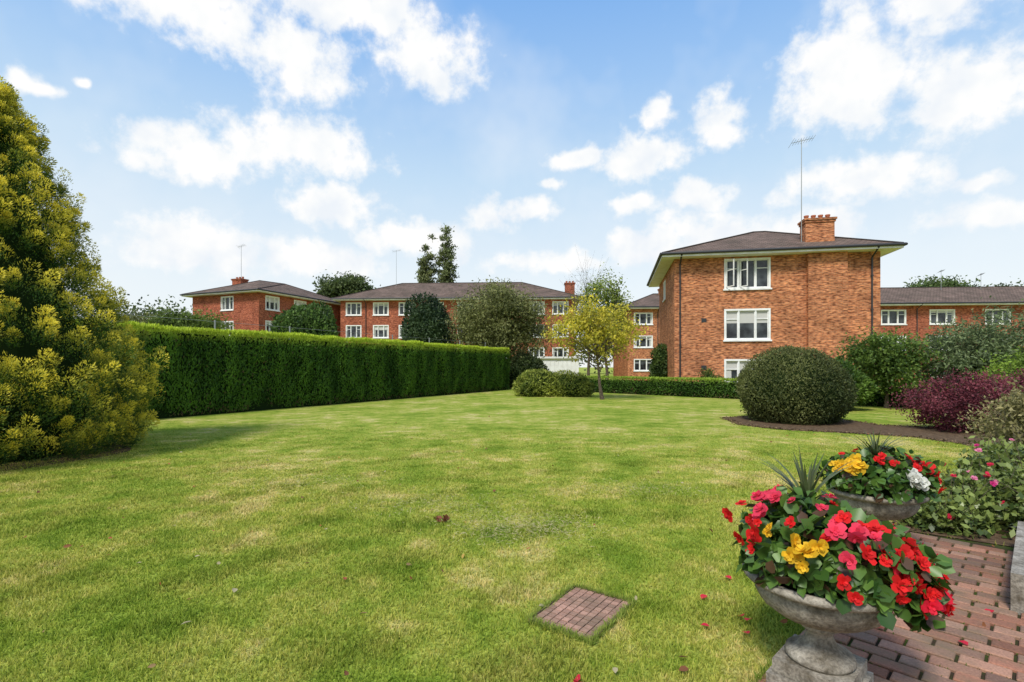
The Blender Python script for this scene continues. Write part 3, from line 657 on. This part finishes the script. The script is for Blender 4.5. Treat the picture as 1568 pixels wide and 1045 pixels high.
def building(name,O,ang,W,D,z0,zE,r0,r1,zR,front,right=(),left=(),brick=None,ov=.75,chimneys=(),pil=(),pipes=(),masts=()):
    root=empty(name,(O[0],O[1],0),ang); wm=MB(); fr=MB(); gl=MB(); cu=MB(); R=np.random.RandomState(len(name)+int(abs(O[0])))
    sides=[((0,0),(W,0),front),((W,0),(W,D),right),((W,D),(0,D),()),((0,D),(0,0),left)]
    for si,(a,b,wins) in enumerate(sides):
        a=np.array(a,float);b=np.array(b,float);L=np.linalg.norm(b-a);t=(b-a)/L;n=np.array([t[1],-t[0]])
        def F(u,o,z,a=a,t=t,n=n): q=a+t*u+n*o; return (q[0],q[1],z)
        us=sorted({0.,L}|{round(w[0]-w[2]/2,4) for w in wins}|{round(w[0]+w[2]/2,4) for w in wins})
        zs=sorted({z0,zE}|{round(w[1]-w[3]/2,4) for w in wins}|{round(w[1]+w[3]/2,4) for w in wins})
        for i in range(len(us)-1):
            for j in range(len(zs)-1):
                uc=(us[i]+us[i+1])/2; zc=(zs[j]+zs[j+1])/2
                if any(abs(uc-w[0])<w[2]/2 and abs(zc-w[1])<w[3]/2 for w in wins): continue
                q=[(us[i],zs[j]),(us[i+1],zs[j]),(us[i+1],zs[j+1]),(us[i],zs[j+1])]
                wm.quad([F(u,0,z) for u,z in q],[(u+si*3.3,z) for u,z in q])
        for w in wins:
            u0,u1=round(w[0]-w[2]/2,4),round(w[0]+w[2]/2,4); v0,v1=round(w[1]-w[3]/2,4),round(w[1]+w[3]/2,4); dp=-.20
            for (A_,B_) in (((u0,v0),(u0,v1)),((u0,v1),(u1,v1)),((u1,v1),(u1,v0)),((u1,v0),(u0,v0))):
                wm.quad([F(A_[0],0,A_[1]),F(B_[0],0,B_[1]),F(B_[0],dp,B_[1]),F(A_[0],dp,A_[1])],[(0,0),(1,0),(1,.16),(0,.16)])
            G=lambda x,y,z:F(x,y,z)
            th=.10; u0+=.003;u1-=.003;v0+=.003;v1-=.003
            fr.box(u0,u1,-.14,.025,v0,v0+th,0,G); fr.box(u0,u1,-.14,.025,v1-th,v1,0,G)
            fr.box(u0,u0+th,-.14,.022,v0+th,v1-th,0,G); fr.box(u1-th,u1,-.14,.022,v0+th,v1-th,0,G)
            fr.box(u0-.06,u1+.06,.027,.09,v0-.05,v0+.03,0,G)
            iw=(u1-u0-2*th); nl=3 if w[2]>1.4 else 2
            widths=[.30,.40,.30] if nl==3 else [.5,.5]; x=u0+th
            for k,fw in enumerate(widths):
                a0=x; a1=x+fw*iw; x=a1
                if k<nl-1: fr.box(a1-.03,a1+.03,-.14,.012,v0+th,v1-th,0,G)
                s0=a0+(.03 if k else 0)+.002; s1=a1-(.03 if k<nl-1 else 0)-.002
                e0,e1=v0+th+.002,v1-th-.002; ca=.035
                fr.box(s0,s1,-.13,-.05,e0,e0+ca,0,G); fr.box(s0,s1,-.13,-.05,e1-ca,e1,0,G); fr.box(s0,s0+ca,-.13,-.051,e0+ca,e1-ca,0,G); fr.box(s1-ca,s1,-.13,-.051,e0+ca,e1-ca,0,G)
                hb=e0+(e1-e0)*.70
                if k!=1 or nl==2: fr.box(s0+ca,s1-ca,-.125,-.055,hb-.02,hb+.02,0,G)
            gl.quad([F(u0,-.11,v0),F(u1,-.11,v0),F(u1,-.11,v1),F(u0,-.11,v1)])
            if R.rand()<.6:
                cw=(.05+.09*R.rand())*iw
                for (c0,c1) in ((u0+th,u0+th+cw),(u1-th-cw,u1-th)):
                    cu.quad([F(c0,-.106,v0+th),F(c1,-.106,v0+th),F(c1-.03*(c1-c0),-.106,v1-th),F(c0,-.106,v1-th)])
            if R.rand()<.3:
                bz=v1-th-(v1-v0)*(.15+.25*R.rand()); cu.quad([F(u0+th,-.104,bz),F(u1-th,-.104,bz),F(u1-th,-.104,v1-th),F(u0+th,-.104,v1-th)])
    wm.obj('brick_walls',[brick],root); fr.obj('window_frames',[WHITE],root); gl.obj('window_glass',[GLASS],root)
    if cu.v: cu.obj('curtains',[CURT],root)
    rm=MB(); e=[(-ov,-ov),(W+ov,-ov),(W+ov,D+ov),(-ov,D+ov)]; zt=zE+.19
    A0=(*r0,zR);A1=(*r1,zR)
    def sl(ps,ud):
        ps=[np.array(p,float) for p in ps]; ud=np.array([*ud,0.]); nv=np.cross(ps[1]-ps[0],ps[2]-ps[0]); nv/=np.linalg.norm(nv); vd=np.cross(nv,ud)
        rm.quad(ps,[(float(p@ud),float(p@vd)) for p in ps])
    E=[(x,y,zt) for x,y in e]
    sl([E[0],E[1],A1,A0],(1,0)); sl([E[1],E[2],A1],(0,1)); sl([E[2],E[3],A0,A1],(1,0)); sl([E[3],E[0],A0],(0,1))
    rm.obj('hipped_roof',[ROOF],root)
    hm=MB()
    for a,b in ((E[0],A0),(E[3],A0),(E[1],A1),(E[2],A1),(A0,A1)):
        if np.linalg.norm(np.array(a)-np.array(b))>.2: tube(hm,[a,b],[.07,.07],6)
    hm.obj('hip_tiles',[ROOF],root)
    sf=MB(); o=ov-.01
    sf.box(-o,W+o,-o,-.003,zE-.02,zE+.03); sf.box(-o,W+o,D+.003,D+o,zE-.02,zE+.03)
    sf.box(-o,-.003,-.003,D+.003,zE-.02,zE+.03); sf.box(W+.003,W+o,-.003,D+.003,zE-.02,zE+.03)
    for a in ((-ov,W+ov,-ov-.02,-ov,),(-ov,W+ov,D+ov,D+ov+.02),(-ov-.02,-ov,-ov,D+ov),(W+ov,W+ov+.02,-ov,D+ov)): sf.box(*a,zE-.03,zE+.17)
    sf.obj('fascia_and_soffit',[WHITE],root)
    gt=MB()
    for a,b in ((0,1),(1,2),(2,3),(3,0)):
        q=[]
        for k in (a,b): x,y=e[k]; q.append((x+(-.09 if x<0 else .09),y+(-.09 if y<0 else .09),zE+.14))
        tube(gt,q,[.075,.075],8)
    for pu in pipes:
        tube(gt,[(pu,-.06,z0),(pu,-.06,zE-.35),(pu,-ov-.05,zE+.05)],[.045,.045,.045],8)
        for zz in np.arange(z0+1,zE-.6,1.8): gt.box(pu-.06,pu+.06,-.11,-.002,zz,zz+.05)
    gt.obj('gutters_and_downpipes',[BLACK],root)
    if pil:
        pm=MB()
        for (u0,u1,pr) in pil: pm.box(u0,u1,-pr,-.004,z0,zE-.022)
        pm.obj('brick_chimney_breast',[brick],root)
    cm=MB();tm=MB()
    for (u0,u1,v0,v1,za,zb,npot) in chimneys:
        cm.box(u0,u1,v0,v1,za,zb-.28); cm.box(u0-.05,u1+.05,v0-.05,v1+.05,zb-.278,zb-.16); cm.box(u0-.1,u1+.1,v0-.1,v1+.1,zb-.158,zb-.05)
        for k in range(npot):
            px_=u0+(u1-u0)*(k+.5)/npot; vm=(v0+v1)/2
            tube(tm,[(px_,vm,zb-.06),(px_,vm,zb+.12),(px_,vm,zb+.14),(px_,vm,zb+.22)],[.12,.10,.13,.13],10)
    if cm.v: cm.obj('chimney_stack',[brick],root); tm.obj('chimney_pots',[TERRA],root)
    am=MB()
    for (u,v,za,zb,yl) in masts:
        tube(am,[(u,v,za),(u,v,zb)],[.025,.018],6)
        d=np.array([.86,.2,.22])*yl; c0=np.array([u,v,zb-.1]); tube(am,[c0-d*.5,c0+d*.6],[.014,.014],5)
        for k in range(9):
            q=c0-d*.5+d*1.1*k/8; s=.22 if k else .35; tube(am,[q+np.array([-.04,.2,-.0])*s/.22-np.array([0,0,s*.4]),q-np.array([-.04,.2,0])*s/.22+np.array([0,0,s*.4])],[.008,.008],4)
    if am.v: am.obj('tv_aerial',[GREY],root)
    return root
a=math.atan2(-2,10.2)
mw=[(3.85,6.64,2.4,1.72),(3.85,3.83,2.4,1.76),(3.85,1.05,2.4,1.76)]
mainb=building('brick_apartment_house',(9.2,29.0),a,10.42,9.5,-.1,7.62,(5.4,4.9),(6.1,4.9),10.1,mw,right=[(3,6.6,2,1.6),(3,3.8,2,1.6)],left=[(4,6.6,1.2,1.3)],brick=BR1,ov=.72,
  chimneys=[(7.05,8.5,.7,1.6,7.8,9.75,4)],pil=[(6.85,8.75,.28)],pipes=(.3,10.0),masts=[(6.9,.9,8.2,14.2,1.3)])
mb=MB(); 
def sash(mb,u,ang_,w_,z0,z1):
    F=lambda x,y,z:(u+x*cos(ang_)-y*sin(ang_),-.03-x*sin(ang_)-y*cos(ang_),z)
    mb.box(0,.05,0,.04,z0,z1,0,F);mb.box(w_-.05,w_,0,.04,z0,z1,0,F);mb.box(.05,w_-.05,0,.04,z0,z0+.05,0,F);mb.box(.05,w_-.05,0,.04,z1-.05,z1,0,F);mb.box(.05,w_-.05,0.005,.035,z0+.9,z0+.94,0,F)
sash(mb,2.78,radians(62),.6,5.9,7.38); sash(mb,3.5,radians(55),.5,5.9,7.38)
mb.obj('open_casements',[WHITE],mainb)
mb=MB()
for z in (4.0,1.35): mb.box(1.45,1.72,-.02,-.003,z,z+.22)
mb.obj('wall_vents',[BLACK],mainb)
ww=lambda us,zs,w_=1.9,h=1.55:[(u,z,w_,h) for u in us for z in zs]
building('brick_apartment_block',(-36,57.7),-math.atan2(.37,.93),10.0,13.0,0,9.4,(4.6,5),(5.4,8),11.7,ww([5.4],(8.4,5.7,3.0)),right=ww([1.8,5.8,10.0],(8.4,5.7,3.0)),brick=BR2,chimneys=[(1.3,2.7,4.0,5.0,9.6,12.0,3)],masts=[(2.2,4.5,11.5,16.0,1)])
building('brick_apartment_block',(-20.5,61.2),radians(-3),27.8,11.0,0,9.4,(6,5.5),(21.5,5.5),12.3,ww([1.6,4.9,8.0,11.5,15,19,23.4,26.2],(8.4,5.7,3.0)),right=ww([4],(8.4,5.7)),brick=BR2,chimneys=[(27.0,28.2,5,6,9.6,12.2,3)],pipes=(3.1,9.8,17),masts=[(5.5,4.5,11.5,16.4,1)])
building('brick_apartment_block',(12.9,57),radians(-2),14,10,0,7.95,(4,5),(10,5),10.3,ww([1.7],(6.85,4.3,1.7),2.1,1.35)+ww([5.5],(6.85,4.3,1.7),2.1,1.35),brick=BR1,chimneys=[(4.6,5.6,4,5,8.6,10.9,2)],pipes=(3.3,))
building('brick_apartment_block',(32.5,51.5),radians(-4),34,10,0,7.6,(5,5),(29,5),10.1,ww([5.6,10.2,15.4,20,25],(6.45,3.85,1.2),2.4,1.5),brick=BR2,chimneys=[],pipes=(7.8,),masts=[(13,4,9.6,11.8,.6),(17,4,9.6,11.4,.6)])
root=empty('white_garage',(2.4,46,0)); mb=MB()
mb.box(0,3.6,0,5,0,2.25); mb.box(-.15,3.75,-.2,5.15,2.252,2.42)
for k in range(8): mb.box(.3+k*.375,.3+k*.375+.36,-.04,-.003,.05,2.0)
mb.obj('garage_body',[WHITE],root)
